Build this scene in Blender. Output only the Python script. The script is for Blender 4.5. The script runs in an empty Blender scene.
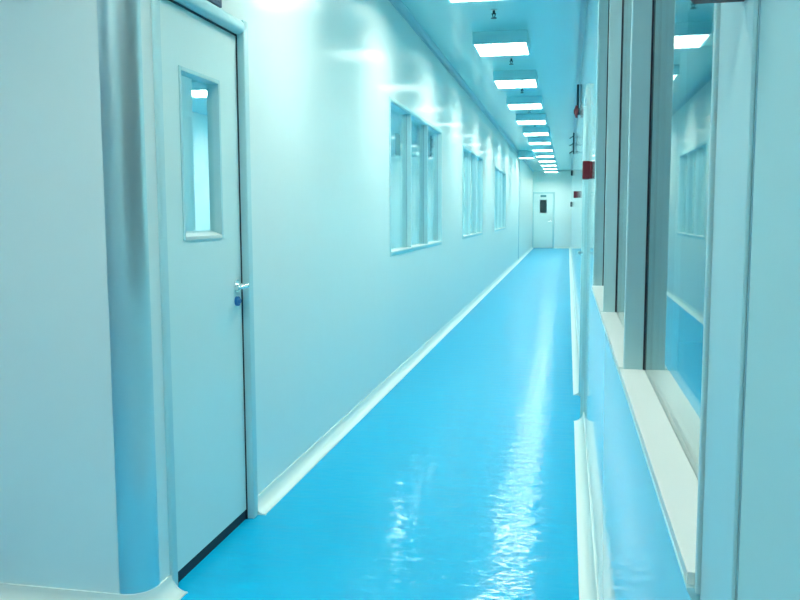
import bpy, bmesh, math
from mathutils import Vector, Matrix

scn = bpy.context.scene
COL = scn.collection
PI = math.pi

# ------------------------------------------------------------------ layout (metres)
XL, XR = -1.36, 0.12          # corridor wall faces
YF, YE, YB = 2.452, 33.2, -3.0 # lobby wall face, far end wall, back wall
ZC = 3.0                      # ceiling
RC = 0.089                    # radius of the corner post
WT = 0.10                     # wall thickness

# ------------------------------------------------------------------ materials
def new_mat(name):
    m = bpy.data.materials.new(name); m.use_nodes = True
    nt = m.node_tree
    return m, nt, nt.nodes['Principled BSDF']

def principled(name, col, rough=0.4, metal=0.0, spec=0.5, coat=0.0, coat_rough=0.05, aniso=0.0, emit=None, estr=0.0,
               noise=0.0, nscale=40.0, bump=0.0, bscale=30.0, stretch=(1, 1, 1)):
    m, nt, p = new_mat(name)
    p.inputs['Base Color'].default_value = (*col, 1)
    p.inputs['Roughness'].default_value = rough
    p.inputs['Metallic'].default_value = metal
    p.inputs['Specular IOR Level'].default_value = spec
    p.inputs['Coat Weight'].default_value = coat
    p.inputs['Coat Roughness'].default_value = coat_rough
    if emit:
        p.inputs['Emission Color'].default_value = (*emit, 1)
        p.inputs['Emission Strength'].default_value = estr
    if aniso:
        p.inputs['Anisotropic'].default_value = aniso
        t = nt.nodes.new('ShaderNodeTangent'); t.direction_type = 'RADIAL'; t.axis = 'Z'
        nt.links.new(t.outputs[0], p.inputs['Tangent'])
    if noise or bump:
        tc = nt.nodes.new('ShaderNodeTexCoord')
        mp = nt.nodes.new('ShaderNodeMapping'); mp.inputs['Scale'].default_value = stretch
        nt.links.new(tc.outputs['Object'], mp.inputs['Vector'])
    if noise:
        n = nt.nodes.new('ShaderNodeTexNoise'); n.inputs['Scale'].default_value = nscale; n.inputs['Detail'].default_value = 3
        nt.links.new(mp.outputs[0], n.inputs['Vector'])
        mx = nt.nodes.new('ShaderNodeMix'); mx.data_type = 'RGBA'
        mx.inputs['A'].default_value = (*[c * (1 - noise) for c in col], 1)
        mx.inputs['B'].default_value = (*[min(1, c * (1 + noise)) for c in col], 1)
        nt.links.new(n.outputs['Fac'], mx.inputs['Factor'])
        nt.links.new(mx.outputs['Result'], p.inputs['Base Color'])
    if bump:
        n2 = nt.nodes.new('ShaderNodeTexNoise'); n2.inputs['Scale'].default_value = bscale; n2.inputs['Detail'].default_value = 2.5
        nt.links.new(mp.outputs[0], n2.inputs['Vector'])
        b = nt.nodes.new('ShaderNodeBump'); b.inputs['Strength'].default_value = 1.0; b.inputs['Distance'].default_value = bump
        nt.links.new(n2.outputs['Fac'], b.inputs['Height'])
        nt.links.new(b.outputs[0], p.inputs['Normal'])
        nt.links.new(b.outputs[0], p.inputs['Coat Normal'])
    return m

def glass_mat(name, tint):
    m = bpy.data.materials.new(name); m.use_nodes = True
    nt = m.node_tree; nt.nodes.clear()
    out = nt.nodes.new('ShaderNodeOutputMaterial')
    tr = nt.nodes.new('ShaderNodeBsdfTransparent'); tr.inputs[0].default_value = (*tint, 1)
    gl = nt.nodes.new('ShaderNodeBsdfGlossy'); gl.inputs['Roughness'].default_value = 0.015
    gl.inputs[0].default_value = (0.9, 0.95, 0.95, 1)
    lw = nt.nodes.new('ShaderNodeLayerWeight'); lw.inputs['Blend'].default_value = 0.5
    pw = nt.nodes.new('ShaderNodeMath'); pw.operation = 'POWER'; pw.inputs[1].default_value = 5.0
    ma = nt.nodes.new('ShaderNodeMath'); ma.operation = 'MULTIPLY_ADD'; ma.inputs[1].default_value = 0.95; ma.inputs[2].default_value = 0.045
    mx = nt.nodes.new('ShaderNodeMixShader')
    nt.links.new(lw.outputs['Facing'], pw.inputs[0]); nt.links.new(pw.outputs[0], ma.inputs[0])
    nt.links.new(ma.outputs[0], mx.inputs['Fac'])
    nt.links.new(tr.outputs[0], mx.inputs[1]); nt.links.new(gl.outputs[0], mx.inputs[2])
    nt.links.new(mx.outputs[0], out.inputs['Surface'])
    return m

LAMP = (1.0, 1.0, 0.87)
LSTR = 43.0
M = {}
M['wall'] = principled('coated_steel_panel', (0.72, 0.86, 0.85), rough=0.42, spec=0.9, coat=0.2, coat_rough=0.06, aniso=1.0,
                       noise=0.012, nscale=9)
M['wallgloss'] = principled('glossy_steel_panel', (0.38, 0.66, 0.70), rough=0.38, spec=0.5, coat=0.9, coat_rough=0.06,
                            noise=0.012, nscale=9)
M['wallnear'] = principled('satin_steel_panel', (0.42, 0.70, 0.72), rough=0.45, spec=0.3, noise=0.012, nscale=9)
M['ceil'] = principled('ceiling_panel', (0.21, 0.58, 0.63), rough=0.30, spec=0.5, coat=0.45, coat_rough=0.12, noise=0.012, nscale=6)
M['floor'] = principled('blue_epoxy', (0.0, 0.39, 0.65), rough=0.34, spec=0.06, coat=0.32, coat_rough=0.075,
                        noise=0.03, nscale=3, bump=0.0042, bscale=7.0, stretch=(1.0, 2.0, 1))
M['alu'] = principled('painted_aluminium', (0.44, 0.70, 0.73), rough=0.36, metal=0.0, spec=0.4, coat=0.15, coat_rough=0.12)
M['post'] = principled('satin_aluminium', (0.56, 0.75, 0.79), rough=0.30, metal=0.75)
M['cove'] = principled('pale_cove', (0.66, 0.77, 0.74), rough=0.38, spec=0.5)
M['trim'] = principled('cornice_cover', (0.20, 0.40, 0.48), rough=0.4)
M['sill'] = principled('white_sill', (0.60, 0.69, 0.68), rough=0.4)
M['door'] = principled('door_paint', (0.63, 0.82, 0.81), rough=0.36, spec=0.45, coat=0.2, coat_rough=0.1, noise=0.01, nscale=9)
M['dark'] = principled('dark_rubber', (0.006, 0.012, 0.03), rough=0.6)
M['chrome'] = principled('chrome', (0.80, 0.86, 0.88), rough=0.14, metal=1.0)
M['bluelock'] = principled('blue_lock', (0.02, 0.16, 0.42), rough=0.35)
M['red'] = principled('call_point_red', (0.13, 0.004, 0.014), rough=0.45)
M['grey'] = principled('grey_plastic', (0.45, 0.55, 0.56), rough=0.5)
M['rod'] = principled('dark_painted_steel', (0.015, 0.035, 0.05), rough=0.5)
M['navy'] = principled('navy_plastic', (0.010, 0.055, 0.13), rough=0.4)
M['notice'] = principled('teal_sheet', (0.08, 0.27, 0.31), rough=0.6)
M['housing'] = principled('lamp_housing', (0.40, 0.76, 0.82), rough=0.4)
M['louvre'] = principled('lamp_louvre', (0.55, 0.58, 0.58), rough=0.3, metal=0.6)
M['lamp'] = principled('lamp_diffuser', (0.8, 0.9, 0.9), rough=0.5, emit=LAMP, estr=LSTR)
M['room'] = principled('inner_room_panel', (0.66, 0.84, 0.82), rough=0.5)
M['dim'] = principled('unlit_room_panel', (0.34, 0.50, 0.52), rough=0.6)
M['glass'] = glass_mat('window_glass', (0.92, 0.98, 0.98))

# ------------------------------------------------------------------ mesh helpers
def box(bm, x0, x1, y0, y1, z0, z1, bev=0.0, seg=2):
    b = bm if not bev else bmesh.new()
    v = [b.verts.new((x, y, z)) for x in (x0, x1) for y in (y0, y1) for z in (z0, z1)]
    for f in ((0, 1, 3, 2), (4, 6, 7, 5), (0, 4, 5, 1), (2, 3, 7, 6), (0, 2, 6, 4), (1, 5, 7, 3)):
        b.faces.new([v[i] for i in f])
    if bev:
        bmesh.ops.recalc_face_normals(b, faces=b.faces[:])
        bmesh.ops.bevel(b, geom=b.edges[:], offset=bev, segments=seg, profile=0.5, affect='EDGES', clamp_overlap=True)
        merge(bm, b)

def merge(dst, src):
    me = bpy.data.meshes.new('tmp'); src.to_mesh(me); src.free()
    dst.from_mesh(me); bpy.data.meshes.remove(me)

def rod(bm, a, b, r, n=14, r2=None):
    a, b = Vector(a), Vector(b); d = b - a
    t = bmesh.new()
    bmesh.ops.create_cone(t, cap_ends=True, segments=n, radius1=r, radius2=r if r2 is None else r2, depth=d.length)
    bmesh.ops.transform(t, matrix=Matrix.Translation((a + b) / 2) @ d.to_track_quat('Z', 'Y').to_matrix().to_4x4(), verts=t.verts)
    merge(bm, t)

def sweep(bm, path, prof):
    """prof: closed list of (offset along the outward normal, z); path: list of (x, y, nx, ny)."""
    rings = [[bm.verts.new((x + nx * o, y + ny * o, z)) for o, z in prof] for x, y, nx, ny in path]
    n = len(prof)
    for a, b in zip(rings, rings[1:]):
        for i in range(n):
            bm.faces.new((a[i], a[(i + 1) % n], b[(i + 1) % n], b[i]))
    bm.faces.new(rings[0]); bm.faces.new(rings[-1][::-1])

def obj(name, bm, mat, parent=None, smooth=False):
    bmesh.ops.recalc_face_normals(bm, faces=bm.faces[:])
    me = bpy.data.meshes.new(name); bm.to_mesh(me); bm.free()
    if smooth:
        for p in me.polygons: p.use_smooth = True
        try: me.set_sharp_from_angle(angle=math.radians(35))
        except Exception: pass
    me.materials.append(M[mat])
    o = bpy.data.objects.new(name, me); COL.objects.link(o)
    if parent is not None:
        o.parent = parent
        o.matrix_parent_inverse = Matrix.Identity(4)
        # mesh was written in world space: shift it into the parent's space
        me.transform(Matrix.Translation(-world_loc(parent)))
    return o

def world_loc(o):
    v = Vector(o.location)
    while o.parent is not None:
        o = o.parent; v += o.location
    return v

def empty(name, loc):
    o = bpy.data.objects.new(name, None); o.location = loc; o.empty_display_size = 0.1; COL.objects.link(o)
    return o

def tag(o, label, cat, group=None):
    o['label'] = label; o['category'] = cat
    if group: o['group'] = group
    return o

def struct(o, label, cat):
    o['kind'] = 'structure'; o['label'] = label; o['category'] = cat
    return o

def sbox(name, mat, label, cat, *boxes):
    bm = bmesh.new()
    for b in boxes: box(bm, *b)
    return struct(obj(name, bm, mat), label, cat)

# ------------------------------------------------------------------ openings
WZ0, WZ1 = 1.03, 2.205
WIN_L = [(6.41, 9.05), (11.0, 13.55), (15.95, 18.65)]
WIN_R = (0.735, 3.755); RZ0, RZ1 = 1.005, 2.62
D1 = (2.665, 3.365, 2.08)      # left door opening  y0 y1 top
D2 = (5.40, 6.17, 2.09)         # right door
D3 = (-1.405 + .03, -0.545, 2.16)  # end door (x range)
D3 = (-1.34, -0.56, 2.14)

def wall_boxes(x0, x1, y0, y1, holes):
    """boxes of a wall along Y with rectangular holes (ya, yb, za, zb) sorted by y."""
    out = []; y = y0
    for ya, yb, za, zb in holes:
        out.append((x0, x1, y, ya, 0, ZC))
        if za > 0: out.append((x0, x1, ya, yb, 0, za))
        out.append((x0, x1, ya, yb, zb, ZC))
        y = yb
    out.append((x0, x1, y, y1, 0, ZC))
    return out

# ------------------------------------------------------------------ shell
sbox('floor', 'floor', 'glossy bright blue epoxy floor running down the corridor', 'floor', (-6.2, 3.4, YB - .1, YE + .1, -0.1, 0.0))
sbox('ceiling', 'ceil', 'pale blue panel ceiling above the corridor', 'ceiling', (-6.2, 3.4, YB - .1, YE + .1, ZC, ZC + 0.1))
sbox('wall_left', 'wall', 'long pale cyan panel wall on the left with door and windows', 'wall',
     *wall_boxes(XL - WT, XL, YF + RC, YE, [(D1[0], D1[1], 0, D1[2])] + [(a, b, WZ0, WZ1) for a, b in WIN_L]))
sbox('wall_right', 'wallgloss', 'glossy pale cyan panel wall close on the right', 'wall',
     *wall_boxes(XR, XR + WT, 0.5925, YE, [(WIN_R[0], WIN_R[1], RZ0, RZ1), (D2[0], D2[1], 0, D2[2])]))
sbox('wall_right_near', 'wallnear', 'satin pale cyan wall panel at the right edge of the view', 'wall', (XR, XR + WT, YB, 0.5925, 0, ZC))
sbox('wall_front', 'wall', 'pale cyan panel wall facing the viewer at far left', 'wall', (-6.0, XL - RC, YF, YF + WT, 0, ZC))
sbox('wall_end', 'wall', 'bright end wall of the corridor around the far door', 'wall',
     (XL, D3[0], YE, YE + WT, 0, ZC), (D3[0], D3[1], YE, YE + WT, D3[2], ZC), (D3[1], XR, YE, YE + WT, 0, ZC))
sbox('wall_back', 'wall', 'pale cyan panel wall behind the viewer', 'wall', (-6.0, XR, YB - WT, YB, 0, ZC))
sbox('wall_lobby', 'wall', 'pale cyan panel wall closing the lobby on the left', 'wall', (-6.1, -6.0, YB - WT, YF + WT, 0, ZC))
# rooms behind the windows
sbox('wall_inner_left', 'room', 'back wall of the lit room behind the left windows', 'wall', (-6.1, -6.0, YF + WT, 24.0, 0, ZC))
sbox('wall_inner_end', 'room', 'end wall of the lit room behind the left windows', 'wall', (-6.1, XL - WT, 24.0, 24.1, 0, ZC))
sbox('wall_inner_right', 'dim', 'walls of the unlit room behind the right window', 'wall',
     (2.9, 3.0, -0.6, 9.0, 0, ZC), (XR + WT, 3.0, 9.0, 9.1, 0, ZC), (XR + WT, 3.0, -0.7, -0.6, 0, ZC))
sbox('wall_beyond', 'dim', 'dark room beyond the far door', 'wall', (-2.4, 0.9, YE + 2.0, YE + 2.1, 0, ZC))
sbox('wall_inner_partition', 'room', 'pale partition standing inside the room behind the left door', 'wall', (-3.62, -3.5, 6.6, 7.5, 0, ZC))

# quarter round corner post
bm = bmesh.new()
cx, cy = XL - RC, YF + RC
arc = [(math.cos(a), math.sin(a)) for a in [-PI / 2 + PI / 2 * i / 24 for i in range(25)]]
path = [(cx - 0.004, cy, 0, -1)] + [(cx, cy, c, s) for c, s in arc] + [(cx, cy + 0.004, 1, 0)]
sweep(bm, path, [(RC + 0.003, 0.0), (RC + 0.003, ZC), (RC - 0.02, ZC), (RC - 0.02, 0.0)])
struct(obj('trim_1', bm, 'post', smooth=True), 'rounded satin metal post covering the wall corner beside the left door', 'corner post')

# cove skirting
def cove_prof(h=0.062, w=0.058):
    p = [(0.0, 0.0), (0.0, h + .004), (0.005, h + .004)]
    for i in range(9):
        a = PI / 2 * i / 8
        p.append((0.006 + (w - 0.006) * (1 - math.cos(a)), h - (h - 0.004) * math.sin(a)))
    p += [(w + 0.002, 0.002), (w + 0.002, 0.0)]
    return p
def cove_top():
    h = w = 0.05
    p = [(0.0, ZC), (0.0, ZC - h - .004), (0.004, ZC - h - .004)]
    for i in range(7):
        a = PI / 2 * i / 6
        p.append((0.005 + (w - .005) * (1 - math.cos(a)), ZC - h + (h - .004) * math.sin(a)))
    p += [(w, ZC)]
    return p
def skirting(name, label, path, prof=None, mat='cove', cat='skirting'):
    bm = bmesh.new(); sweep(bm, path, prof or cove_prof())
    return struct(obj(name, bm, mat, smooth=True), label, cat)
def straight(x, y0, y1, nx): return [(x, y0, nx, 0), (x, y1, nx, 0)]
corner = [(-6.0, YF, 0, -1)] + [(cx + c * RC, cy + s * RC, c, s) for c, s in arc] + [(XL, 2.625, 1, 0)]
skirting('baseboard_front', 'pale cove skirting curving around the corner post to the left door', corner)
skirting('baseboard_left', 'long pale cove skirting along the left wall beyond the door', straight(XL, 3.425, YE, 1))
skirting('baseboard_right', 'near pale cove skirting under the right window', straight(XR, YB, D2[0] - .02, -1))
skirting('baseboard_right_far', 'far pale cove skirting on the right beyond the side door', straight(XR, D2[1] + .03, YE, -1))
skirting('baseboard_end', 'short pale skirting on the end wall right of the far door', [(D3[1] + .05, YE, 0, -1), (XR, YE, 0, -1)])
# white end caps of the cove skirting at the doors
def end_cap(name, label, x, y, n, d):
    bm = bmesh.new(); sweep(bm, [(x, y, n, 0), (x, y + d, n, 0)], [(o * 1.04, z * 1.04) for o, z in cove_prof()])
    return struct(obj(name, bm, 'sill'), label, 'skirting end')
end_cap('trim_2', 'white end piece of the left skirting beside the door frame', XL, 3.413, 1, 0.012)
end_cap('trim_3', 'white end piece of the right skirting before the side door', XR, D2[0] - .02, -1, 0.012)
end_cap('trim_4', 'white end piece of the far right skirting after the side door', XR, D2[1] + .018, -1, 0.012)
end_cap('trim_5', 'white end piece of the corner skirting at the left door', XL, 2.625, 1, 0.008)
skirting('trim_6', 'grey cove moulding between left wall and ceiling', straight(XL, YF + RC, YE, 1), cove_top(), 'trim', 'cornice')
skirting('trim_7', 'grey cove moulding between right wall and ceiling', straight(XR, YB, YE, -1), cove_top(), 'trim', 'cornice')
sbox('trim_8', 'trim', 'narrow pilaster strip on the left wall near the corridor end', 'pilaster', (XL, XL + 0.006, 23.75, 23.95, 0.0, ZC))

# ------------------------------------------------------------------ windows
def window(name, label, xw, d, y0, y1, z0, z1, near_flange=0.03):
    """three-light window; d = direction into the wall (-1 left wall, +1 right wall)."""
    DEP = 0.036; mt = 0.022; n = 3
    root = empty(name, (xw, (y0 + y1) / 2, z0)); struct(root, label, 'window')
    X = lambda a: xw + d * a
    def bx(bm, a0, a1, ya, yb, za, zb, bev=0.0):
        xa, xb = sorted((X(a0), X(a1))); box(bm, xa, xb, ya, yb, za, zb, bev)
    f = bmesh.new()
    pr = -0.008
    # flange ring with outer chamfer, standing 8 mm off the wall
    fw = 0.028
    if near_flange > .05:
        bx(f, -.003, 0.0, y0 - near_flange, y0 - .009, z0 - fw, z1 + fw, 0.001)
        bx(f, -.006, 0.0, y0 - .005, y0 + .004, z0 - .004, z1 + .004, 0.0015)
    else:
        bx(f, pr, 0.0, y0 - near_flange, y0, z0 - fw, z1 + fw, 0.0035)
    bx(f, pr, 0.0, y1, y1 + fw, z0 - fw, z1 + fw, 0.0035)
    # slanting lower member, its face turned down and outwards
    ps = [(X(0), z0 - fw), (X(-.013), z0 - .002), (X(-.013), z0), (X(0), z0)]
    v0 = [f.verts.new((x, y0, z)) for x, z in ps]; v1 = [f.verts.new((x, y1, z)) for x, z in ps]
    f.faces.new(v0); f.faces.new(v1[::-1])
    for i in range(4): f.faces.new((v0[i], v1[i], v1[(i + 1) % 4], v0[(i + 1) % 4]))
    bx(f, pr, 0.0, y0, y1, z1, z1 + fw, 0.0035)
    # reveal lining through the wall
    bx(f, 0.0, WT, y0, y0 + 0.006, z0, z1); bx(f, 0.0, WT, y1 - 0.006, y1, z0, z1)
    bx(f, 0.0, WT, y0 + .006, y1 - .006, z1 - 0.006, z1)
    obj('frame', f, 'alu', root)
    pw = (y1 - y0 - 2 * mt) / n
    for i in range(n):
        a = y0 + i * (pw + mt); b = a + pw
        if i < n - 1:
            m_ = bmesh.new(); bx(m_, -0.004, WT, b, b + mt, z0, z1 - .006, 0.002); obj('mullion', m_, 'alu', root)
        aa = a + (.006 if i == 0 else 0); bb = b - (.006 if i == n - 1 else 0)
        s_ = bmesh.new()
        bx(s_, -0.012, DEP, aa, bb, z0, z0 + 0.012, 0.001)
        bx(s_, DEP + .006, WT, aa, bb, z0, z0 + 0.012)
        obj('sill', s_, 'sill', root)
        g = bmesh.new(); bx(g, DEP, DEP + 0.006, aa, bb, z0 + .0, z1 - .006)
        o = obj('glass_pane', g, 'glass', root)
        k = bmesh.new()
        bx(k, DEP - .003, DEP, aa, aa + .005, z0 + .012, z1 - .006); bx(k, DEP - .003, DEP, bb - .005, bb, z0 + .012, z1 - .006)
        obj('gasket', k, 'dark' if d > 0 else 'trim', o)
    return root

window('window_1', 'nearest of the three left wall windows, with three narrow panes', XL, -1, *WIN_L[0], WZ0, WZ1)
window('window_2', 'middle of the three left wall windows', XL, -1, *WIN_L[1], WZ0, WZ1)
window('window_3', 'farthest of the three left wall windows', XL, -1, *WIN_L[2], WZ0, WZ1)
window('window_4', 'tall mirror-like window with white sills close on the right', XR, 1, *WIN_R, RZ0, RZ1, 0.137)
sbox('trim_10', 'dark', 'dark gasket line between the right window jamb and its post', 'gasket', (XR - .002, XR, WIN_R[0] - .009, WIN_R[0] - .005, RZ0, RZ1))
# groove beside the window flange
sbox('trim_9', 'trim', 'dark vertical joint on the right wall beside the window frame', 'panel joint', (XR - 0.0005, XR + .001, 0.592, 0.5932, 0.07, ZC - .06))

# ------------------------------------------------------------------ doors
def lever(parent, p, out, along, mat='chrome', lock=True):
    """p: point on the leaf face; out, along: unit vectors."""
    p, out, along = Vector(p), Vector(out), Vector(along)
    bm = bmesh.new()
    rod(bm, p, p + out * 0.008, 0.026, 20)
    rod(bm, p + out * 0.008, p + out * 0.05, 0.010, 14)
    rod(bm, p + out * 0.046 - along * 0.01, p + out * 0.05 + along * 0.115, 0.0105, 14, 0.008)
    h = obj('handle', bm, mat, parent, True); h['label'] = 'chrome lever handle'
    if lock:
        bm = bmesh.new()
        q = p - Vector((0, 0, 0.065))
        rod(bm, q, q + out * 0.012, 0.02, 18); rod(bm, q + out * .012, q + out * 0.02, 0.009, 12)
        l = obj('lock', bm, 'bluelock', parent, True); l['label'] = 'blue lock cylinder'
    return h

# left door
y0, y1, zt = D1
r = empty('door_1', (XL, (y0 + y1) / 2, 0)); struct(r, 'pale cyan single door with a narrow vision panel on the left', 'door')
f = bmesh.new(); P0 = 0.030
box(f, XL - WT, XL + P0, y1 - 0.005, y1 + 0.045, 0.0, zt + 0.055, 0.006, 3)
box(f, XL - WT, XL + 0.012, y0 - 0.042, y0 + 0.006, 0.0, zt + 0.055, 0.012, 4)
box(f, XL - WT, XL + P0, y0 - 0.03, y1 + 0.045, zt - 0.004, zt + 0.055, 0.022, 5)
obj('door_frame', f, 'alu', r, True)
LX1, LX0 = XL - 0.004, XL - 0.048
va, vb, vz0, vz1 = 2.815, 3.17, 1.24, 1.86
l = bmesh.new()
ya, yb, za, zb = y0 + 0.010, y1 - 0.012, 0.045, zt - 0.012
for b in ((LX0, LX1, ya, va, za, zb), (LX0, LX1, vb, yb, za, zb), (LX0, LX1, va, vb, za, vz0), (LX0, LX1, va, vb, vz1, zb)): box(l, *b)
bmesh.ops.remove_doubles(l, verts=l.verts, dist=1e-5)
leaf = obj('door_leaf', l, 'door', r)
v = bmesh.new(); w = 0.016; e = 0.005
for b in ((LX0 - .002, LX1 + e, va, va + w, vz0, vz1), (LX0 - .002, LX1 + e, vb - w, vb, vz0, vz1),
          (LX0 - .002, LX1 + e, va + w, vb - w, vz1 - w, vz1)): box(v, *b, 0.002)
obj('vision_frame', v, 'alu', leaf)
v = bmesh.new()
vs = [v.verts.new(p) for p in ((LX1 + e, va + w, vz0), (LX1 + e, vb - w, vz0), (LX1 + e, va + w, vz0 + .012), (LX1 + e, vb - w, vz0 + .012),
      (LX0, va + w, vz0), (LX0, vb - w, vz0), (LX0, va + w, vz0 + .03), (LX0, vb - w, vz0 + .03))]
for q in ((0, 1, 3, 2), (2, 3, 7, 6), (6, 7, 5, 4), (4, 5, 1, 0), (0, 2, 6, 4), (1, 5, 7, 3)): v.faces.new([vs[i] for i in q])
obj('vision_sill', v, 'sill', leaf)
g = bmesh.new(); box(g, LX1 - .030, LX1 - .024, va + w, vb - w, vz0 + .02, vz1 - w); obj('glass_pane', g, 'glass', leaf)
s_ = bmesh.new(); box(s_, LX0, LX1 - .004, ya, yb, 0.0, 0.045); obj('door_seal', s_, 'dark', r)
s_ = bmesh.new(); box(s_, XL - .03, XL - .001, yb, yb + .009, 0.0, zt - .004); box(s_, XL - .03, XL - .001, ya, yb, zb, zb + .008); obj('gasket', s_, 'dark', r)
lever(leaf, (LX1, 3.295, 1.035), (1, 0, 0), (0, -1, 0))

# right side door, seen edge-on
y0, y1, zt = D2
r = empty('door_2', (XR, (y0 + y1) / 2, 0)); struct(r, 'pale side door seen edge-on in the right wall', 'door')
f = bmesh.new()
box(f, XR - 0.022, XR + WT, y0 - .02, y0 + .02, 0, zt + .04, 0.006, 2)
box(f, XR - 0.022, XR + WT, y1 - .02, y1 + .02, 0, zt + .04, 0.006, 2)
box(f, XR - 0.022, XR + WT, y0, y1, zt, zt + .04, 0.006, 2)
obj('door_frame', f, 'alu', r, True)
l = bmesh.new(); box(l, XR + 0.004, XR + 0.045, y0 + .022, y1 - .022, 0.012, zt - .004, 0.002); leaf = obj('door_leaf', l, 'door', r)
lever(leaf, (XR + 0.004, y0 + .09, 1.08), (-1, 0, 0), (0, 1, 0))

# far end door
x0, x1, zt = D3
r = empty('door_3', ((x0 + x1) / 2, YE, 0)); struct(r, 'pale door with small dark window at the corridor end', 'door')
f = bmesh.new()
box(f, x0 - .015, x0 + .03, YE - .03, YE + WT, 0, zt + .045, 0.008, 2); box(f, x1 - .03, x1 + .045, YE - .03, YE + WT, 0, zt + .045, 0.008, 2)
box(f, x0 - .015, x1 + .045, YE - .035, YE + WT, zt - .02, zt + .045, 0.008, 2)
obj('door_frame', f, 'alu', r, True)
va, vb, vz0, vz1 = -1.10, -0.80, 1.36, 1.90
l = bmesh.new(); q0, q1 = YE + .0, YE + .045
for b in ((x0 + .03, va, q0, q1, .01, zt - .02), (vb, x1 - .03, q0, q1, .01, zt - .02), (va, vb, q0, q1, .01, vz0), (va, vb, q0, q1, vz1, zt - .02)): box(l, *b)
leaf = obj('door_leaf', l, 'door', r)
v = bmesh.new()
box(v, va, va + .02, q0 - .006, q1, vz0, vz1); box(v, vb - .02, vb, q0 - .006, q1, vz0, vz1); box(v, va, vb, q0 - .006, q1, vz1 - .02, vz1)
obj('vision_frame', v, 'alu', leaf)
v = bmesh.new(); box(v, va - .01, vb + .01, q0 - .014, q1, vz0 - .01, vz0 + .02); obj('vision_sill', v, 'sill', leaf)
g = bmesh.new(); box(g, va + .02, vb - .02, q0 + .02, q0 + .026, vz0 + .02, vz1 - .02); obj('glass_pane', g, 'glass', leaf)
lever(leaf, (x1 - .1, q0, 1.05), (0, -1, 0), (-1, 0, 0), lock=False)

# ------------------------------------------------------------------ ceiling lights
LZ = 2.89
def make_light(w, ln, louvre=True):
    root = empty('ceiling_light', (0, 0, ZC))
    b = bmesh.new(); t = 0.014
    box(b, -w / 2, w / 2, -ln / 2, -ln / 2 + t, LZ - ZC, 0); box(b, -w / 2, w / 2, ln / 2 - t, ln / 2, LZ - ZC, 0)
    box(b, -w / 2, -w / 2 + t, -ln / 2 + t, ln / 2 - t, LZ - ZC, 0); box(b, w / 2 - t, w / 2, -ln / 2 + t, ln / 2 - t, LZ - ZC, 0)
    box(b, -w / 2 + t, w / 2 - t, -ln / 2 + t, ln / 2 - t, -0.02, 0)
    obj0(b, 'housing', 'housing', root)
    b = bmesh.new(); box(b, -w / 2 + t, w / 2 - t, -ln / 2 + t, ln / 2 - t, LZ - ZC + 0.024, LZ - ZC + 0.03); obj0(b, 'diffuser', 'lamp', root)
    if not louvre: return root
    b = bmesh.new()
    for i in range(1, 6):
        x = -w / 2 + w * i / 6; box(b, x - .0015, x + .0015, -ln / 2 + t, ln / 2 - t, LZ - ZC + .002, LZ - ZC + .0225)
    for i in range(1, 8):
        y = -ln / 2 + ln * i / 8; box(b, -w / 2 + t, w / 2 - t, y - .0015, y + .0015, LZ - ZC + .002, LZ - ZC + .0225)
    obj0(b, 'louvre', 'louvre', root)
    return root
def obj0(bm, name, mat, root):
    bmesh.ops.recalc_face_normals(bm, faces=bm.faces[:])
    me = bpy.data.meshes.new(name); bm.to_mesh(me); bm.free(); me.materials.append(M[mat])
    o = bpy.data.objects.new(name, me); COL.objects.link(o); o.parent = root
    return o
def dup(root, loc):
    r = root.copy(); COL.objects.link(r); r.location = loc
    for ch in root.children:
        c = ch.copy(); COL.objects.link(c); c.parent = r
    return r
ORD = ['first', 'second', 'third', 'fourth', 'fifth', 'sixth', 'seventh', 'eighth', 'ninth', 'tenth', 'eleventh', 'twelfth', 'thirteenth']
light0 = make_light(0.50, 0.62)
room_light = make_light(0.50, 0.62, False)
room_used = False
LXC = -0.64
used = False
def place_light(x, y, label, group):
    global used, room_used
    if 'inner room' in group:
        o = room_light if not room_used else dup(room_light, (0, 0, 0)); room_used = True
    else:
        o = light0 if not used else dup(light0, (0, 0, 0)); used = True
    o.location = (x, y, ZC); tag(o, label, 'ceiling light', group)
    return o
Y1, PER = 5.72 + .31, 2.17
for i in range(13):
    extra = {0: ', cut by the top edge', 12: ', nearest the end wall'}.get(i, '')
    place_light(LXC, Y1 + PER * i, f'{ORD[i]} louvred ceiling light along the corridor row{extra}', 'ceiling lights of the corridor row')
for i, n in enumerate(['overhead just in front of the camera', 'overhead nearly above the camera', 'overhead just behind the camera']):
    place_light(LXC, Y1 - PER * (i + 1), f'louvred ceiling light {n}', 'ceiling lights outside the frame')
for i, (x, y) in enumerate([(-2.7, 0.9)]):
    place_light(x, y, 'added unseen fill light over the left part of the lobby', 'ceiling lights outside the frame')  # added lamp out of view, lights the front wall more towards its top
for i, n in enumerate(['nearest the left door', 'seen through the left door vision panel', 'behind the nearest left window', 'behind the middle left window', 'behind the farthest left window']):
    place_light(-4.65, [5.6, 10.3, 13.4, 16.6, 20.2][i], f'plain ceiling light in the inner room {n}', 'ceiling lights of the inner room')
for i, n in enumerate(['beyond the nearest left window', 'beyond the middle left window', 'beyond the farthest left window']):
    place_light([-2.1, -2.45, -2.5][i], [10.7, 15.3, 20.0][i], f'plain ceiling light in the inner room, window side, {n}', 'ceiling lights of the inner room')
for x, y, n in ((-3.2, 5.0, 'just inside the left door'), (-3.4, 12.8, 'between the nearest and middle left windows'), (-3.9, 16.9, 'deep behind the middle left window'),
                (-5.4, 21.8, 'in its far back corner')):
    place_light(x, y, f'added unseen fill light in the inner room, {n}', 'ceiling lights of the inner room')  # extra lamps added out of sight only to brighten the inner room
sl = make_light(0.40, 0.50); sl.location = (XL + 0.25, 22.75, ZC); sl.scale = (1, 1, 1.7)
tag(sl, 'louvred ceiling light tucked against the left wall beside the pilaster strip', 'ceiling light')

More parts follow.
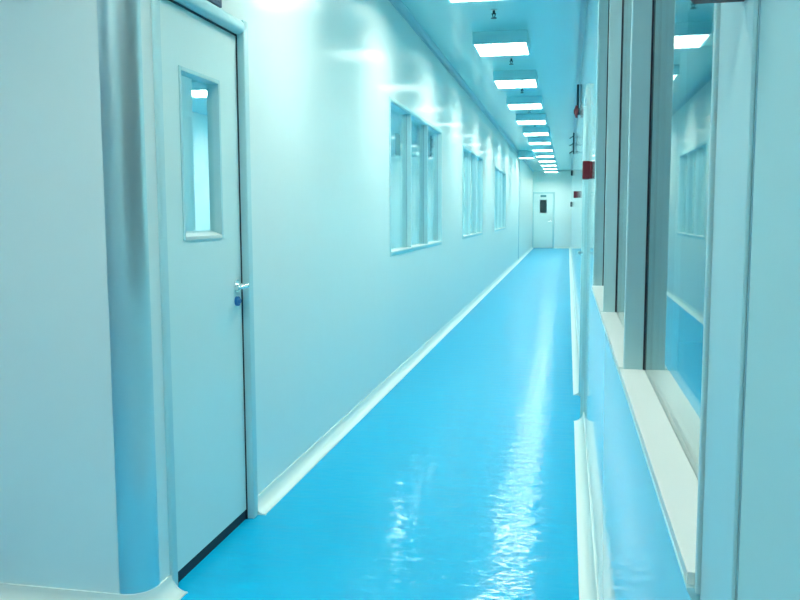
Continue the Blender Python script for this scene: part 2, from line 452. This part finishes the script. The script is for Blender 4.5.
# ------------------------------------------------------------------ sprinklers
def make_sprinkler():
    root = empty('sprinkler_head', (0, 0, ZC))
    b = bmesh.new(); rod(b, (0, 0, 0), (0, 0, -.006), .028, 18); obj0(b, 'escutcheon', 'grey', root)
    b = bmesh.new(); rod(b, (0, 0, 0), (0, 0, -.035), .010, 12); rod(b, (.014, 0, -.03), (.004, 0, -.066), .004, 8); rod(b, (-.014, 0, -.03), (-.004, 0, -.066), .004, 8)
    rod(b, (-.018, 0, -.032), (.018, 0, -.032), .005, 8)
    obj0(b, 'body', 'rod', root)
    b = bmesh.new(); rod(b, (0, 0, -.064), (0, 0, -.069), .024, 16); obj0(b, 'deflector', 'rod', root)
    return root
sp0 = make_sprinkler()
for i in range(8):
    o = sp0 if i == 0 else dup(sp0, (0, 0, 0))
    o.location = (-0.625, 7.1 + PER * i - .02, ZC)
    tag(o, f'small dark sprinkler head in the gap after the {ORD[i]} corridor ceiling light', 'sprinkler', 'ceiling sprinklers')

# ------------------------------------------------------------------ things on the walls
def call_point(y, z, label, dp=0.05):
    root = empty('fire_call_point', (XR, y, z)); tag(root, label, 'fire call point', 'red call points on the right wall')
    b = bmesh.new(); box(b, XR - .012, XR, y - .044, y + .044, z - .044, z + .044, .003); obj('mounting_box', b, 'red', root)
    b = bmesh.new(); box(b, XR - dp, XR - .012, y - .046, y + .046, z - .046, z + .046, .005); obj('housing', b, 'red', root)
    b = bmesh.new(); box(b, XR - dp - .003, XR - dp, y - .028, y + .028, z - .028, z + .024, .001); p = obj('press_panel', b, 'grey', root); p['label'] = 'pale square press panel'
    return root
root = empty('sign_plate', (XR - .003, .626, 1.476)); tag(root, 'dark maroon plate projecting from the near window post at the top edge', 'sign plate')
b = bmesh.new()
pts = [(XR - .003, 1.476), (XR - .036, 1.476), (XR - .041, 1.482), (XR - .041, 1.575), (XR - .003, 1.575)]
va_ = [b.verts.new((x, .620, z)) for x, z in pts]; vb_ = [b.verts.new((x, .632, z)) for x, z in pts]
b.faces.new(va_); b.faces.new(vb_[::-1])
for i in range(5): b.faces.new((va_[i], vb_[i], vb_[(i + 1) % 5], va_[(i + 1) % 5]))
obj('plate', b, 'red', root)
b = bmesh.new(); box(b, XR - .007, XR - .003, .612, .640, 1.480, 1.571, .001); obj('mounting_bracket', b, 'red', root)
call_point(4.49, 1.556, 'red fire call point on the right wall between the window and the side door')
call_point(11.6, 1.59, 'small red fire call point far along the right wall, beyond the side door')

root = empty('alarm_sounder', (XR, 11.0, 2.62)); tag(root, 'round dark red alarm sounder high on the right wall under a dark conduit', 'alarm')
b = bmesh.new(); rod(b, (XR, 11, 2.62), (XR - .02, 11, 2.62), .045, 20); obj('base', b, 'rod', root)
b = bmesh.new(); rod(b, (XR - .02, 11, 2.62), (XR - .05, 11, 2.62), .085, 24, .075); rod(b, (XR - .05, 11, 2.62), (XR - .07, 11, 2.62), .06, 24, .02); obj('bell', b, 'red', root, True)
b = bmesh.new(); rod(b, (XR - .022, 11, 2.66), (XR - .022, 11, ZC - .045), .014, 12); obj('conduit', b, 'rod', root, True)

root = empty('hanger_rack', (XR - .03, 17.8, ZC)); tag(root, 'dark vertical hanger rod with three slanted arms high on the right wall', 'hanger rack')
b = bmesh.new(); rod(b, (XR - .028, 17.8, 2.56), (XR - .028, 17.8, ZC), .016, 12); obj('rod', b, 'rod', root, True)
for k in range(3):
    z = 2.93 - .15 * k
    b = bmesh.new(); rod(b, (XR - .028, 17.8, z), (XR - .115, 17.8, z - .055), .010, 10); obj('arm', b, 'rod', root, True)
    
for y, z, lab, nm in ((27.5, 2.63, 'tiny dark wall speaker high on the far right wall', 'wall_speaker'), (27.5, 1.64, 'tiny dark wall switch box at head height on the far right wall', 'wall_switch')):
    root = empty(nm, (XR, y, z)); tag(root, lab, 'speaker' if nm == 'wall_speaker' else 'switch')
    b = bmesh.new(); box(b, XR - .05, XR, y - .05, y + .05, z - .08, z + .08, .008); obj('body', b, 'rod', root)
    b = bmesh.new(); box(b, XR - .056, XR - .05, y - .035, y + .035, z - .06, z + .06, .002); obj('cover', b, 'grey', root)

root = empty('exit_sign', (XL, 2.98, 2.2)); tag(root, 'dark blue sign box above the left door frame, mostly cut by the top edge', 'sign')
b = bmesh.new(); box(b, XL, XL + .022, 2.80, 3.16, 2.135, 2.285, .003); obj('body', b, 'navy', root)
b = bmesh.new(); box(b, XL + .022, XL + .025, 2.815, 3.145, 2.15, 2.27, .001); obj('face', b, 'navy', root)

b = bmesh.new(); box(b, XL - .0355, XL - .0335, 6.80, 6.99, 1.82, 1.995); tag(obj('paper_notice', b, 'notice'), 'small teal notice stuck high on the first pane of the nearest left window', 'notice')

b = bmesh.new(); box(b, -1.06, -.84, YE - .012, YE, 1.99 , 2.07, .002)
o = obj('door_plate', b, 'notice'); o.location.y = -0.0; tag(o, 'small teal name plate above the far door window', 'door plate')

# inner window in the end wall of the lit room, seen through the left windows
root = empty('window_5', (-3.94, 24.0, 1.0)); struct(root, 'two narrow teal panes at the far end of the lit inner room', 'window')
for a_, b_ in ((-4.30, -4.04), (-3.84, -3.60)):
    b = bmesh.new(); box(b, a_, b_, 23.985, 23.995, 1.0, 2.5); obj('pane', b, 'notice', root)
    b = bmesh.new()
    for q in ((a_ - .04, a_, .96, 2.54), (b_, b_ + .04, .96, 2.54), (a_, b_, 2.5, 2.54), (a_, b_, .96, 1.0)): box(b, q[0], q[1], 23.97, 24.0, q[2], q[3])
    obj('frame', b, 'alu', root)

# ------------------------------------------------------------------ world, camera, view
w = bpy.data.worlds.new('world'); scn.world = w; w.use_nodes = True
w.node_tree.nodes['Background'].inputs[0].default_value = (0, 0, 0, 1)

cam = bpy.data.cameras.new('camera'); co = bpy.data.objects.new('camera', cam); COL.objects.link(co)
FPX = 835.0
cam.sensor_width = 36.0; cam.lens = 36.0 * FPX / 800.0; cam.clip_start = 0.02; cam.clip_end = 200
th, ph, rl = math.radians(11.338), math.radians(5.8405), math.radians(-0.2)
co.matrix_world = Matrix.Translation((0, 0, 1.33)) @ Matrix.Rotation(th, 4, 'Z') @ Matrix.Rotation(PI / 2 - ph, 4, 'X') @ Matrix.Rotation(rl, 4, 'Z')
scn.camera = co
vs = scn.view_settings
vs.view_transform = 'Standard'; vs.look = 'None'; vs.gamma = 1.0; vs.use_curve_mapping = False; vs.exposure = 0.0
scn.cycles.max_bounces = 14; scn.cycles.diffuse_bounces = 8; scn.cycles.glossy_bounces = 6; scn.cycles.transparent_max_bounces = 16
scn.cycles.use_denoising = True
scn.cycles.caustics_reflective = True
